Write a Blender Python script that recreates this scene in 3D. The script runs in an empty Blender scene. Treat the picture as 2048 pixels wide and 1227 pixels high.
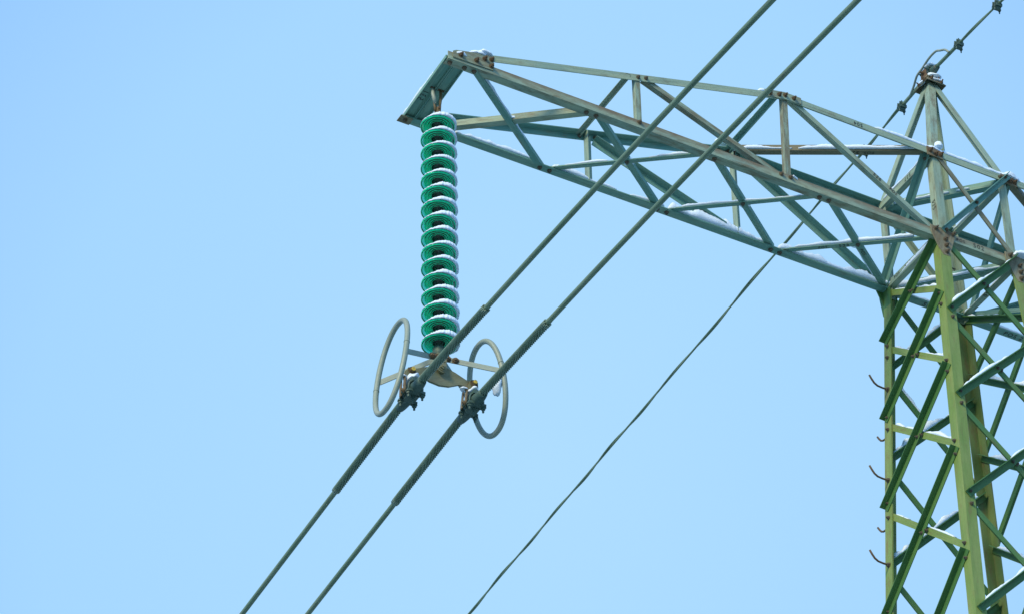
import bpy, bmesh, math, random
from mathutils import Vector, Matrix, noise

V = Vector
GZ = 22.6                      # height of the crossarm's lower chords above the ground
random.seed(7)
scene = bpy.context.scene

# ---------------------------------------------------------------- camera
cam_d = bpy.data.cameras.new('camera')
cam = bpy.data.objects.new('camera', cam_d)
scene.collection.objects.link(cam)
scene.camera = cam
PIT, YAW, ROL = 0.6826, -0.5228, -0.0219
fwd = V((-math.sin(YAW) * math.cos(PIT), math.cos(YAW) * math.cos(PIT), math.sin(PIT)))
rt = V((math.cos(YAW), math.sin(YAW), 0))
up = rt.cross(fwd)
r2 = math.cos(ROL) * rt + math.sin(ROL) * up
u2 = -math.sin(ROL) * rt + math.cos(ROL) * up
M = Matrix((r2, u2, -fwd)).transposed().to_4x4()
M.translation = V((-15.58104, -19.90219, -20.99174 + GZ))
cam.matrix_world = M
cam_d.sensor_width = 36.0
cam_d.sensor_fit = 'HORIZONTAL'
cam_d.lens = 7857.9 / 2048 * 36.0
cam_d.clip_start = 0.1
cam_d.clip_end = 20000

# ---------------------------------------------------------------- sky, sun, exposure
SUN_EL, SUN_AZ = math.radians(31), math.radians(240)     # azimuth from +Y, clockwise
world = bpy.data.worlds.new('World')
scene.world = world
world.use_nodes = True
nt = world.node_tree
nt.nodes.clear()
wo = nt.nodes.new('ShaderNodeOutputWorld')
bg = nt.nodes.new('ShaderNodeBackground')
sky = nt.nodes.new('ShaderNodeTexSky')
sky.sky_type = 'NISHITA'
sky.sun_disc = False
sky.sun_elevation = SUN_EL
sky.sun_rotation = SUN_AZ
sky.altitude = 300
sky.air_density = 1.0
sky.dust_density = 2.0
sky.ozone_density = 1.5
geo = nt.nodes.new('ShaderNodeTexCoord')
# a thin even cloud veil over the whole sky, palest round one soft bright patch
pale = (fwd * 7857.9 + r2 * 80 - u2 * 340).normalized()
dotn = nt.nodes.new('ShaderNodeVectorMath'); dotn.operation = 'DOT_PRODUCT'
nt.links.new(geo.outputs['Generated'], dotn.inputs[0])
dotn.inputs[1].default_value = pale
acos = nt.nodes.new('ShaderNodeMath'); acos.operation = 'ARCCOSINE'
nt.links.new(dotn.outputs['Value'], acos.inputs[0])
amr = nt.nodes.new('ShaderNodeMapRange')
amr.inputs[1].default_value = 0.0; amr.inputs[2].default_value = 0.40
nt.links.new(acos.outputs[0], amr.inputs[0])
ramp = nt.nodes.new('ShaderNodeValToRGB')
nt.links.new(amr.outputs[0], ramp.inputs[0])
e = ramp.color_ramp.elements
e[0].position = 0.0
e[0].color = (0.443, 0.752, 1.05, 1)
e[1].position = 1.0
e[1].color = (0.285, 0.575, 1.03, 1)
for p_, c_ in ((0.15, (0.418, 0.728)), (0.33, (0.388, 0.695)), (0.40, (0.360, 0.655)), (0.47, (0.322, 0.610))):
    m1 = e.new(p_)
    m1.color = (*c_, 1.05, 1)
nz = nt.nodes.new('ShaderNodeTexNoise')
nz.inputs['Scale'].default_value = 2.6
nz.inputs['Detail'].default_value = 4
nt.links.new(geo.outputs['Generated'], nz.inputs['Vector'])
mr = nt.nodes.new('ShaderNodeMapRange')
mr.inputs[1].default_value = 0.3; mr.inputs[2].default_value = 0.7
mr.inputs[3].default_value = 9.75; mr.inputs[4].default_value = 10.15
nt.links.new(nz.outputs[0], mr.inputs[0])
mul = nt.nodes.new('ShaderNodeVectorMath'); mul.operation = 'SCALE'
nt.links.new(ramp.outputs[0], mul.inputs[0])
nt.links.new(mr.outputs[0], mul.inputs['Scale'])
mix = nt.nodes.new('ShaderNodeMix'); mix.data_type = 'RGBA'
mix.inputs[0].default_value = 0.93
nt.links.new(sky.outputs[0], mix.inputs[6])
nt.links.new(mul.outputs[0], mix.inputs[7])
nt.links.new(mix.outputs[2], bg.inputs[0])
bg.inputs[1].default_value = 0.105
nt.links.new(bg.outputs[0], wo.inputs[0])

sun_d = bpy.data.lights.new('sun', 'SUN')
sun_d.energy = 3.6
sun_d.angle = math.radians(16)
sun_d.color = (1.0, 0.80, 0.55)
sun = bpy.data.objects.new('sun', sun_d)
scene.collection.objects.link(sun)
sd = V((math.sin(SUN_AZ) * math.cos(SUN_EL), math.cos(SUN_AZ) * math.cos(SUN_EL), math.sin(SUN_EL)))
sun.rotation_euler = (-sd).to_track_quat('-Z', 'Y').to_euler()

scene.view_settings.view_transform = 'Standard'
scene.view_settings.look = 'None'
scene.view_settings.exposure = 0
scene.view_settings.gamma = 1


# ---------------------------------------------------------------- materials
def mat(name):
    m = bpy.data.materials.new(name)
    m.use_nodes = True
    n = m.node_tree
    b = n.nodes['Principled BSDF']
    return m, n, b


def nd(n, t, **kw):
    x = n.nodes.new(t)
    for k, v in kw.items():
        setattr(x, k, v)
    return x


def rgbmix(n, fac, a, b, blend='MIX'):
    x = nd(n, 'ShaderNodeMix', data_type='RGBA', blend_type=blend)
    for i, v in ((0, fac), (6, a), (7, b)):
        if isinstance(v, (int, float)):
            x.inputs[i].default_value = v
        elif isinstance(v, tuple):
            x.inputs[i].default_value = (*v, 1)
        else:
            n.links.new(v, x.inputs[i])
    return x.outputs[2]


def maprange(n, v, a, b, c=0.0, d=1.0):
    x = nd(n, 'ShaderNodeMapRange', interpolation_type='SMOOTHSTEP')
    n.links.new(v, x.inputs[0])
    for i, q in ((1, a), (2, b), (3, c), (4, d)):
        x.inputs[i].default_value = q
    return x.outputs[0]


def steel(name, ca, cb, dirt, rustc, rough, metal, streak=0.5, bump=0.25):
    """weathered painted or galvanised rolled steel; UVs are metres along / across each face"""
    m, n, b = mat(name)
    uv = nd(n, 'ShaderNodeUVMap')
    oi = nd(n, 'ShaderNodeObjectInfo')
    off = nd(n, 'ShaderNodeVectorMath', operation='SCALE')
    off.inputs[0].default_value = (37.0, 11.0, 5.0)
    n.links.new(oi.outputs['Random'], off.inputs['Scale'])
    ad = nd(n, 'ShaderNodeVectorMath', operation='ADD')
    n.links.new(uv.outputs[0], ad.inputs[0]); n.links.new(off.outputs[0], ad.inputs[1])

    def tex(sx, sy, det=5, rough_=0.6):
        mp = nd(n, 'ShaderNodeMapping')
        mp.inputs['Scale'].default_value = (sx, sy, 1)
        n.links.new(ad.outputs[0], mp.inputs[0])
        t = nd(n, 'ShaderNodeTexNoise')
        t.inputs['Scale'].default_value = 1.0
        t.inputs['Detail'].default_value = det
        t.inputs['Roughness'].default_value = rough_
        n.links.new(mp.outputs[0], t.inputs['Vector'])
        return t.outputs[0]
    big = tex(2.2, 9)
    fine = tex(38, 60, 6, 0.7)
    strk = tex(3.0, 75, 4)
    c = rgbmix(n, maprange(n, big, 0.32, 0.68), ca, cb)
    c = rgbmix(n, maprange(n, strk, 0.45, 0.75, 0, streak), c, dirt)
    c = rgbmix(n, maprange(n, fine, 0.52, 0.80, 0, 0.45), c, dirt)
    c = rgbmix(n, maprange(n, fine, 0.20, 0.40, 0.35, 0), c, tuple(min(1, x * 1.7) for x in cb))
    at = nd(n, 'ShaderNodeAttribute', attribute_type='OBJECT', attribute_name='rust')
    rn = tex(4.0, 15, 7, 0.7)
    su = nd(n, 'ShaderNodeMath', operation='MULTIPLY_ADD')
    n.links.new(at.outputs['Fac'], su.inputs[0]); su.inputs[1].default_value = 0.42
    n.links.new(rn, su.inputs[2])
    rm = maprange(n, su.outputs[0], 0.60, 0.88, 0, 0.85)
    c = rgbmix(n, rm, c, rustc)
    # brown weathering band along the free edge of an angle's outer flange (first 0.2 m of the across-coordinate)
    ea = nd(n, 'ShaderNodeAttribute', attribute_type='OBJECT', attribute_name='edge_rust')
    sp = nd(n, 'ShaderNodeSeparateXYZ')
    n.links.new(uv.outputs[0], sp.inputs[0])
    lt = nd(n, 'ShaderNodeMath', operation='LESS_THAN')
    n.links.new(sp.outputs['Y'], lt.inputs[0]); lt.inputs[1].default_value = 0.2
    em = nd(n, 'ShaderNodeMath', operation='MULTIPLY')
    n.links.new(maprange(n, sp.outputs['Y'], 0.012, 0.075), em.inputs[0]); n.links.new(lt.outputs[0], em.inputs[1])
    em2 = nd(n, 'ShaderNodeMath', operation='MULTIPLY')
    n.links.new(em.outputs[0], em2.inputs[0]); n.links.new(ea.outputs['Fac'], em2.inputs[1])
    em3 = nd(n, 'ShaderNodeMath', operation='MULTIPLY')
    n.links.new(em2.outputs[0], em3.inputs[0]); n.links.new(maprange(n, rn, 0.25, 0.6, 0.35, 1.0), em3.inputs[1])
    c = rgbmix(n, em3.outputs[0], c, (0.165, 0.125, 0.072))
    n.links.new(c, b.inputs['Base Color'])
    b.inputs['Metallic'].default_value = metal
    rr = nd(n, 'ShaderNodeMath', operation='MULTIPLY_ADD')
    n.links.new(fine, rr.inputs[0]); rr.inputs[1].default_value = 0.3; rr.inputs[2].default_value = rough - 0.1
    n.links.new(rr.outputs[0], b.inputs['Roughness'])
    bp = nd(n, 'ShaderNodeBump')
    bp.inputs['Strength'].default_value = bump
    bp.inputs['Distance'].default_value = 0.003
    n.links.new(fine, bp.inputs['Height'])
    n.links.new(bp.outputs[0], b.inputs['Normal'])
    return m


RUST = (0.15, 0.092, 0.038)
GALV = steel('galvanised_steel', (0.22, 0.35, 0.28), (0.30, 0.40, 0.275), (0.075, 0.12, 0.08), (0.135, 0.115, 0.06), 0.6, 0.0)
GALV_SHADE = steel('galvanised_steel_shaded', (0.105, 0.295, 0.25), (0.185, 0.345, 0.265), (0.035, 0.10, 0.08), (0.20, 0.13, 0.065), 0.6, 0.0)  # darker teal copy of the galvanised steel, underside shade put into the colour
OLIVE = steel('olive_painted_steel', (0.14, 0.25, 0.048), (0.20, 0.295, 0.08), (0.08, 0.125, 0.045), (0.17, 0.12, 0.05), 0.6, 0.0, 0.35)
OLIVE_SHADE = steel('olive_painted_steel_shaded', (0.085, 0.165, 0.045), (0.12, 0.20, 0.065), (0.05, 0.09, 0.03), (0.12, 0.09, 0.04), 0.6, 0.0, 0.35)  # darker copy of the leg olive, interior shade put into the colour
GREEN = steel('green_painted_steel', (0.042, 0.152, 0.038), (0.078, 0.192, 0.048), (0.012, 0.075, 0.025), (0.13, 0.09, 0.04), 0.55, 0.0, 0.35)
RUSTY = steel('rusty_plate', (0.19, 0.20, 0.13), (0.27, 0.275, 0.185), (0.09, 0.07, 0.04), (0.13, 0.09, 0.042), 0.75, 0.0, 0.6, 0.5)
BOLT = steel('bolt_steel', (0.085, 0.085, 0.06), (0.14, 0.13, 0.09), (0.05, 0.04, 0.03), RUST, 0.6, 0.1, 0.4)
RUSTB = steel('rusted_bolt', (0.085, 0.066, 0.036), (0.13, 0.10, 0.055), (0.045, 0.034, 0.02), (0.115, 0.074, 0.038), 0.8, 0.0)
RINGM = steel('dull_aluminium', (0.215, 0.30, 0.255), (0.28, 0.35, 0.29), (0.12, 0.17, 0.14), (0.2, 0.16, 0.1), 0.5, 0.1, 0.35)
YOKEM = steel('brownish_zinc_plate', (0.16, 0.18, 0.095), (0.21, 0.225, 0.13), (0.09, 0.095, 0.05), (0.16, 0.105, 0.045), 0.5, 0.1, 0.4)
CLAMPM = steel('cast_clamp_iron', (0.035, 0.095, 0.08), (0.075, 0.14, 0.115), (0.015, 0.04, 0.03), (0.1, 0.07, 0.04), 0.55, 0.1)
CABLEM = steel('aged_cable', (0.12, 0.22, 0.14), (0.17, 0.265, 0.175), (0.045, 0.08, 0.06), (0.1, 0.08, 0.05), 0.5, 0.2)
RODM = steel('armour_rod_wire', (0.17, 0.285, 0.22), (0.225, 0.33, 0.255), (0.06, 0.11, 0.085), (0.12, 0.1, 0.06), 0.45, 0.2)
YELLOW = steel('yellow_pin', (0.55, 0.42, 0.05), (0.6, 0.46, 0.08), (0.2, 0.15, 0.03), (0.3, 0.2, 0.03), 0.6, 0)

# stencil ink
INK, n_, b_ = mat('stencil_ink')
b_.inputs['Base Color'].default_value = (0.028, 0.032, 0.028, 1)
b_.inputs['Roughness'].default_value = 0.8

# snow
SNOW, n_, b_ = mat('snow')
b_.inputs['Base Color'].default_value = (0.66, 0.83, 0.97, 1)
b_.inputs['Roughness'].default_value = 0.75
b_.inputs['Subsurface Weight'].default_value = 0.0
b_.inputs['Subsurface Radius'].default_value = (0.03, 0.04, 0.06)
b_.inputs['Subsurface Scale'].default_value = 0.6
tc = nd(n_, 'ShaderNodeTexCoord')
t_ = nd(n_, 'ShaderNodeTexNoise'); t_.inputs['Scale'].default_value = 70; t_.inputs['Detail'].default_value = 5
n_.links.new(tc.outputs['Object'], t_.inputs['Vector'])
bp_ = nd(n_, 'ShaderNodeBump'); bp_.inputs['Strength'].default_value = 0.35; bp_.inputs['Distance'].default_value = 0.006
n_.links.new(t_.outputs[0], bp_.inputs['Height']); n_.links.new(bp_.outputs[0], b_.inputs['Normal'])

# green toughened glass: clear where the skirt is thin, green where thick; dark rib lines are painted shade
def glass(name, ca, cb, trans, rough=0.05):
    m, n, b = mat(name)
    tc = nd(n, 'ShaderNodeTexCoord')
    t = nd(n, 'ShaderNodeTexNoise'); t.inputs['Scale'].default_value = 14; t.inputs['Detail'].default_value = 4
    n.links.new(tc.outputs['Object'], t.inputs['Vector'])
    n.links.new(rgbmix(n, maprange(n, t.outputs[0], 0.35, 0.7), ca, cb), b.inputs['Base Color'])
    b.inputs['Roughness'].default_value = rough
    b.inputs['IOR'].default_value = 1.5
    b.inputs['Transmission Weight'].default_value = trans
    b.inputs['Specular IOR Level'].default_value = 0.3
    return m


GLASS = glass('green_glass', (0.0, 0.90, 0.42), (0.0, 0.97, 0.52), 0.25)
GSKIRT = glass('thin_green_glass', (0.12, 0.82, 0.58), (0.22, 0.88, 0.68), 0.8)
GSHADE = glass('shaded_green_glass', (0.0, 0.05, 0.025), (0.0, 0.08, 0.04), 0.1)  # near-black green that paints in occlusion and refraction lines

# snowy ground
GRND, n_, b_ = mat('patchy_snow_ground')
tc = nd(n_, 'ShaderNodeTexCoord')
t_ = nd(n_, 'ShaderNodeTexNoise'); t_.inputs['Scale'].default_value = 0.12; t_.inputs['Detail'].default_value = 10
n_.links.new(tc.outputs['Object'], t_.inputs['Vector'])
t2 = nd(n_, 'ShaderNodeTexNoise'); t2.inputs['Scale'].default_value = 3; t2.inputs['Detail'].default_value = 8
n_.links.new(tc.outputs['Object'], t2.inputs['Vector'])
gc = rgbmix(n_, maprange(n_, t2.outputs[0], 0.3, 0.7), (0.025, 0.05, 0.022), (0.06, 0.085, 0.05))
gc = rgbmix(n_, maprange(n_, t_.outputs[0], 0.49, 0.55), gc, (0.56, 0.72, 0.80))
n_.links.new(gc, b_.inputs['Base Color'])
b_.inputs['Roughness'].default_value = 0.9


# ---------------------------------------------------------------- mesh builder
class MB:
    def __init__(s):
        s.v, s.f, s.mi, s.uv, s.sm = [], [], [], [], []

    def add(s, verts, faces, mi=0, smooth=False, uvs=None):
        o = len(s.v)
        s.v += [V(p) for p in verts]
        for k, f in enumerate(faces):
            s.f.append([i + o for i in f]); s.mi.append(mi); s.sm.append(smooth)
            if uvs:
                s.uv.append(uvs[k])
            else:
                P = [V(verts[i]) for i in f]
                ed = sorted(((P[(i + 1) % len(P)] - P[i]) for i in range(len(P))), key=lambda d: -d.length)[0]
                a = ed.normalized() if ed.length > 1e-9 else V((1, 0, 0))
                nrm = V((0, 0, 0))
                for i in range(1, len(P) - 1):
                    nrm += (P[i] - P[0]).cross(P[i + 1] - P[0])
                b = nrm.normalized().cross(a)
                s.uv.append([((p - P[0]).dot(a) + k * 3.1, (p - P[0]).dot(b)) for p in P])

    def box(s, c, ax, half, mi=0):
        c = V(c); ax = [V(a).normalized() for a in ax]
        vs = [c + ax[0] * half[0] * i + ax[1] * half[1] * j + ax[2] * half[2] * k for i in (-1, 1) for j in (-1, 1) for k in (-1, 1)]
        s.add(vs, [(0, 1, 3, 2), (4, 6, 7, 5), (0, 4, 5, 1), (2, 3, 7, 6), (0, 2, 6, 4), (1, 5, 7, 3)], mi)

    def prism(s, poly, off, mi=0):
        """polygon (3D, planar) extruded by vector off"""
        poly = [V(p) for p in poly]; off = V(off); n = len(poly)
        vs = poly + [p + off for p in poly]
        s.add(vs, [tuple(range(n)), tuple(range(2 * n - 1, n - 1, -1))] + [(i, i + n, (i + 1) % n + n, (i + 1) % n) for i in range(n)], mi)

    def profile(s, P, Q, u, w, poly, mi=0):
        """2D polygon (in u, w metres from P) swept from P to Q"""
        P, Q = V(P), V(Q)
        ax = (Q - P).normalized()
        u = V(u); u = (u - ax * u.dot(ax)).normalized()
        w = V(w); w = (w - ax * w.dot(ax)); w = (w - u * w.dot(u)).normalized()
        L = (Q - P).length
        n = len(poly)
        a = [P + u * x + w * y for x, y in poly]
        b = [Q + u * x + w * y for x, y in poly]
        vs = a + b
        fs = [tuple(range(n)), tuple(range(2 * n - 1, n - 1, -1))]
        uvs = [[(x, y) for x, y in poly], [(x, y) for x, y in reversed(poly)]]
        acc = 0
        for i in range(n):
            j = (i + 1) % n
            d = math.dist(poly[i], poly[j])
            fs.append((i, i + n, j + n, j))
            uvs.append([(0, acc), (L, acc), (L, acc + d), (0, acc + d)])
            acc += d + 0.37
        s.add(vs, fs, mi, False, uvs)

    def angle(s, P, Q, u, w, a, b=None, t=0.007, mi=0):
        b = b or a
        s.profile(P, Q, u, w, [(0, 0), (a, 0), (a, t), (t, t), (t, b), (0, b)], mi)

    def bolt(s, p, n, r=0.015, h=0.014, mi=1, shank=0.0, seed=0):
        """hex head with washer and a stub of thread"""
        p, n = V(p), V(n).normalized()
        a = n.orthogonal().normalized(); b = n.cross(a)
        ph = (p.x * 13.7 + p.y * 7.1 + p.z * 5.3 + seed) % 1.0

        def ring(rr, z, k):
            return [p + n * z + (a * math.cos(2 * math.pi * (i + ph) / k) + b * math.sin(2 * math.pi * (i + ph) / k)) * rr for i in range(k)]

        def cyl(rr, z0, z1, k, m):
            vs = ring(rr, z0, k) + ring(rr, z1, k)
            s.add(vs, [tuple(range(k)), tuple(range(2 * k - 1, k - 1, -1))] + [(i, i + k, (i + 1) % k + k, (i + 1) % k) for i in range(k)], m)
        cyl(r * 1.35, 0, 0.004, 12, mi)
        cyl(r, 0.004, 0.004 + h, 6, mi)
        cyl(r * 0.5, 0.004 + h, 0.004 + h + 0.010 + shank, 8, mi)

    def tube(s, pts, rad, k=12, mi=0, closed=False, smooth=True, lobes=0, lobe_amp=0.0, twist=0.0, cap=True):
        pts = [V(p) for p in pts]
        n = len(pts)
        rad = rad if isinstance(rad, (list, tuple)) else [rad] * n
        tang = []
        for i in range(n):
            a = pts[(i - 1) % n] if (closed or i > 0) else pts[i]
            b = pts[(i + 1) % n] if (closed or i < n - 1) else pts[i]
            tang.append((b - a).normalized())
        nrm = tang[0].orthogonal().normalized()
        vs, ln = [], 0.0
        lens = []
        for i in range(n):
            if i:
                ln += (pts[i] - pts[i - 1]).length
                nrm = (nrm - tang[i] * nrm.dot(tang[i])).normalized()
            lens.append(ln)
            bn = tang[i].cross(nrm)
            for j in range(k):
                th = 2 * math.pi * j / k
                rr = rad[i]
                if lobes:
                    rr += lobe_amp * (abs(math.sin(lobes * th / 2)) - 0.6)
                ph = th + twist * ln
                vs.append(pts[i] + (nrm * math.cos(ph) + bn * math.sin(ph)) * rr)
        fs, uvs = [], []
        m = n if closed else n - 1
        for i in range(m):
            i2 = (i + 1) % n
            l0, l1 = lens[i], lens[i2] if i2 else lens[i] + (pts[0] - pts[i]).length
            for j in range(k):
                j2 = (j + 1) % k
                fs.append((i * k + j, i * k + j2, i2 * k + j2, i2 * k + j))
                w0, w1 = j / k * 6.28 * rad[i], (j + 1) / k * 6.28 * rad[i]
                uvs.append([(l0, w0), (l0, w1), (l1, w1), (l1, w0)])
        s.add(vs, fs, mi, smooth, uvs)
        if cap and not closed:
            o = len(s.v) - len(vs)
            for base in (0, (n - 1) * k):
                s.f.append([o + base + j for j in range(k)]); s.mi.append(mi); s.sm.append(False)
                s.uv.append([(0.01 * math.cos(6.28 * j / k), 0.01 * math.sin(6.28 * j / k)) for j in range(k)])

    def lathe(s, prof, c, axis=(0, 0, 1), k=40, mi=0, smooth=True, zone=None):
        c, n = V(c), V(axis).normalized()
        a = n.orthogonal().normalized(); b = n.cross(a)
        vs = []
        for r, z in prof:
            for j in range(k):
                t = 2 * math.pi * j / k
                vs.append(c + n * z + (a * math.cos(t) + b * math.sin(t)) * r)
        fs = []
        m = len(prof)
        for i in range(m - 1):
            for j in range(k):
                fs.append((i * k + j, i * k + (j + 1) % k, (i + 1) * k + (j + 1) % k, (i + 1) * k + j))
        fs.append(tuple(range(k)))
        fs.append(tuple(range((m - 1) * k, m * k)))
        f0 = len(s.f)
        s.add(vs, fs, mi, smooth)
        if zone:
            for i in range(m - 1):
                for j in range(k):
                    s.mi[f0 + i * k + j] = zone(i)

    def build(s, name, mats, parent=None, rust=0.3, **props):
        mats = mats if isinstance(mats, (list, tuple)) else [mats]
        c = sum(s.v, V()) / max(1, len(s.v))
        base = c + V((0, 0, GZ))
        me = bpy.data.meshes.new(name)
        me.from_pydata([p - c for p in s.v], [], s.f)
        for m in mats:
            me.materials.append(m)
        uvl = me.uv_layers.new(name='UVMap')
        me.polygons.foreach_set('material_index', s.mi)
        me.polygons.foreach_set('use_smooth', s.sm)
        flat = [x for f in s.uv for p in f for x in p]
        uvl.data.foreach_set('uv', flat)
        bm = bmesh.new(); bm.from_mesh(me)
        bmesh.ops.recalc_face_normals(bm, faces=bm.faces)
        bm.to_mesh(me); bm.free()
        me.update()
        o = bpy.data.objects.new(name, me)
        scene.collection.objects.link(o)
        wpos[o.name] = base
        if parent is not None:
            o.parent = parent
            o.location = base - wpos[parent.name]
        else:
            o.location = base
        o['rust'] = float(rust)
        for k_, v_ in props.items():
            o[k_] = v_
        return o


wpos = {}


def empty(name, loc, **props):
    o = bpy.data.objects.new(name, None)
    o.empty_display_size = 0.2
    scene.collection.objects.link(o)
    o.location = V(loc) + V((0, 0, GZ))
    wpos[o.name] = o.location.copy()
    for k, v in props.items():
        o[k] = v
    return o


def text(body, parent, origin, right, upv, h, n, name='stencil_lettering', m=None):
    """stencilled characters as a thin film of ink standing 1.5 mm proud of the steel; origin = centre of the word"""
    cu = bpy.data.curves.new('lettering', 'FONT')
    cu.body = body
    cu.size = h * 1.4
    cu.align_x = 'CENTER'; cu.align_y = 'CENTER'
    cu.extrude = 0.0004
    cu.space_character = 1.25
    tmp = bpy.data.objects.new('lettering', cu)
    scene.collection.objects.link(tmp)
    dg = bpy.context.evaluated_depsgraph_get()
    me = bpy.data.meshes.new_from_object(tmp.evaluated_get(dg))
    bpy.data.objects.remove(tmp); bpy.data.curves.remove(cu)
    right = V(right).normalized(); n = V(n).normalized()
    upv = V(upv); upv = (upv - right * upv.dot(right)); upv = (upv - n * upv.dot(n)).normalized()
    n2 = right.cross(upv)
    R = Matrix((right, upv, n2)).transposed().to_4x4()
    me.transform(R)
    me.materials.clear(); me.materials.append(m or INK)
    o = bpy.data.objects.new(name, me)
    scene.collection.objects.link(o)
    base = V(origin) + n * 0.0015 + V((0, 0, GZ))
    o.parent = parent
    o.location = base - wpos[parent.name]
    wpos[o.name] = base
    return o


# ---------------------------------------------------------------- ground
g = MB()
N = 24
S = 6000.0
gv = []
for i in range(N + 1):
    for j in range(N + 1):
        x = (i / N - 0.5); y = (j / N - 0.5)
        x = math.copysign(abs(2 * x) ** 2.2, x) * S; y = math.copysign(abs(2 * y) ** 2.2, y) * S
        d = math.hypot(x, y)
        gv.append((x, y, -GZ + (noise.noise(V((x * 0.004, y * 0.004, 0))) * min(1, max(0, d - 60) / 300) * 8)))
g.add(gv, [(i * (N + 1) + j, (i + 1) * (N + 1) + j, (i + 1) * (N + 1) + j + 1, i * (N + 1) + j + 1) for i in range(N) for j in range(N)], 0, True)
g.build('ground', GRND, kind='structure')

# ================================================================= the tower
W, T, H = 0.835, 0.82, 0.985         # depth and width of the tower head, height of the arm
LT = 4.64                            # arm length
X, Y, Z = V((1, 0, 0)), V((0, 1, 0)), V((0, 0, 1))
tower = empty('lattice_tower', (T / 2, W / 2, -GZ),
              label='steel lattice power pylon with grey crossarm and peak on green painted legs', category='pylon')
SL = 0.052                           # leg batter


def heel(cx, cy, z):                 # cx, cy in {0,1}: which leg
    return V(((0 if cx == 0 else T) + (1 if cx == 0 else -1) * SL * z,
              (0 if cy == 0 else W) + (1 if cy == 0 else -1) * SL * z, z))


# legs
for cx in (0, 1):
    for cy in (0, 1):
        m = MB()
        m.angle(heel(cx, cy, -0.02), heel(cx, cy, -GZ), X * (1 if cx == 0 else -1), Y * (1 if cy == 0 else -1), 0.10, t=0.012)
        b = heel(cx, cy, -GZ)
        m.box(b + V((0.05 * (1 - 2 * cx), 0.05 * (1 - 2 * cy), 0.02)), (X, Y, Z), (0.17, 0.17, 0.02))
        nodes_l = (-0.60, -0.72, -1.34, -1.46, -2.2, -2.34, -3.25, -3.4)
        for z in nodes_l:
            q = heel(cx, cy, z)
            m.bolt(q + V(((-0.003) * (1 - 2 * cx), 0.055 * (1 - 2 * cy), 0)), X * (-1 + 2 * cx), 0.013, 0.011)
        for z in (-0.78, -0.88, -1.70, -1.82, -2.75, -2.87):
            q = heel(cx, cy, z)
            m.bolt(q + V((0.055 * (1 - 2 * cx), (-0.003) * (1 - 2 * cy), 0)), Y * (-1 + 2 * cy), 0.013, 0.011)
        m.build('leg', [OLIVE_SHADE if cx and cy else OLIVE, BOLT], tower, 0.22 if cy == 0 else 0.32)  # far right leg has its shade painted in

# leg bracing: two interleaved zigzags on every face
LEV_X = [-0.03, -0.58, -1.38, -2.27, -3.32, -4.55, -5.95, -7.5, -9.2, -11.1, -13.2, -15.5, -18.0, -20.7]   # faces looking along x
LEV_Y = [0.03, -0.83, -1.76, -2.80, -3.95, -5.25, -6.7, -8.3, -10.1, -12.1, -14.3, -16.7, -19.3, -21.9]    # faces looking along y


def face_brace(P, Q, n, outer, a=0.062, t=0.007, legt=0.012, ext=0.04, mb=None):
    P, Q, n = V(P), V(Q), V(n)
    if P.z < Q.z:
        P, Q = Q, P
    ax = (Q - P).normalized()
    n = (n - ax * n.dot(ax)).normalized()
    d = n.cross(ax)
    if d.z > 0:
        d = -d
    s = 1 if outer else -1
    o = n * (0.002 if outer else -legt - 0.002) - d * a * 0.5
    m = mb or MB()
    m.angle(P + o - ax * ext, Q + o + ax * ext, d, n * s, a, a * 0.95, t)
    return m


leg_braces = []


def leg_face(cA, cB, n, lev, kinds, low):
    """cA, cB = leg corners; n = outward normal; lev = node levels"""
    for i in range(len(lev) - 1):
        for (c0, c1, outer) in ((cA, cB, True), (cB, cA, False)):
            def node(c, z):
                h = heel(c[0], c[1], min(z, 0.03))
                # bolt line on the flange lying in this face
                if abs(n.x) > 0.5:
                    return h + Y * (0.055 if c[1] == 0 else -0.055)
                return h + X * (0.055 if c[0] == 0 else -0.055)
            dz = 0.045
            P = node(c0, lev[i] - (dz if i else 0.0))
            Q = node(c1, lev[i + 1] + dz)
            if i < 5:
                m = face_brace(P, Q, n, outer, 0.06 if outer else 0.055)
                bz = (P + Q) / 2
                m.bolt(bz + n * (0.009 if outer else -0.004), n, 0.012, 0.01)
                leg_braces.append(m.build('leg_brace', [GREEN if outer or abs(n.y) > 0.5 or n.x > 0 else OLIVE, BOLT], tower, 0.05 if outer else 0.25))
            else:
                face_brace(P, Q, n, outer, 0.07, mb=low)


low = MB()
nx = V((-1, 0, SL)).normalized()
leg_face((0, 0), (0, 1), V((-1, 0, 0)), LEV_X, None, low)
leg_face((1, 0), (1, 1), V((1, 0, 0)), LEV_X, None, low)
leg_face((1, 0), (0, 0), V((0, -1, 0)), LEV_Y, None, low)
leg_face((0, 1), (1, 1), V((0, 1, 0)), LEV_Y, None, low)
low.build('lower_bracing', [GREEN], tower, 0.2)

# step bolts, alternately on the two flanges of the far left leg
for i, z in enumerate((-1.05, -1.45, -1.97, -2.36, -2.80, -3.25, -3.70, -4.15, -4.6)):
    h = heel(0, 1, z)
    d, p = (-X, h + Y * -0.055) if i % 2 == 0 else (Y, h + X * 0.055)
    m = MB()
    pts = [p - d * 0.03, p, p + d * 0.06, p + d * 0.105 + Z * 0.005, p + d * 0.135 + Z * 0.024, p + d * 0.158 + Z * 0.056, p + d * 0.178 + Z * 0.09]
    m.tube(pts, 0.0085, 10)
    m.bolt(p + d * 0.001, d, 0.017, 0.016, 1)
    m.build('step_bolt', [RUSTB, BOLT], tower, 0.5)

# ---- crossarm chords (left arm, tower head and the stub of the right arm in one line each)
RX = T + LT
K = 1.45                             # panel of the top chord; top kink one panel from the tower


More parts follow.
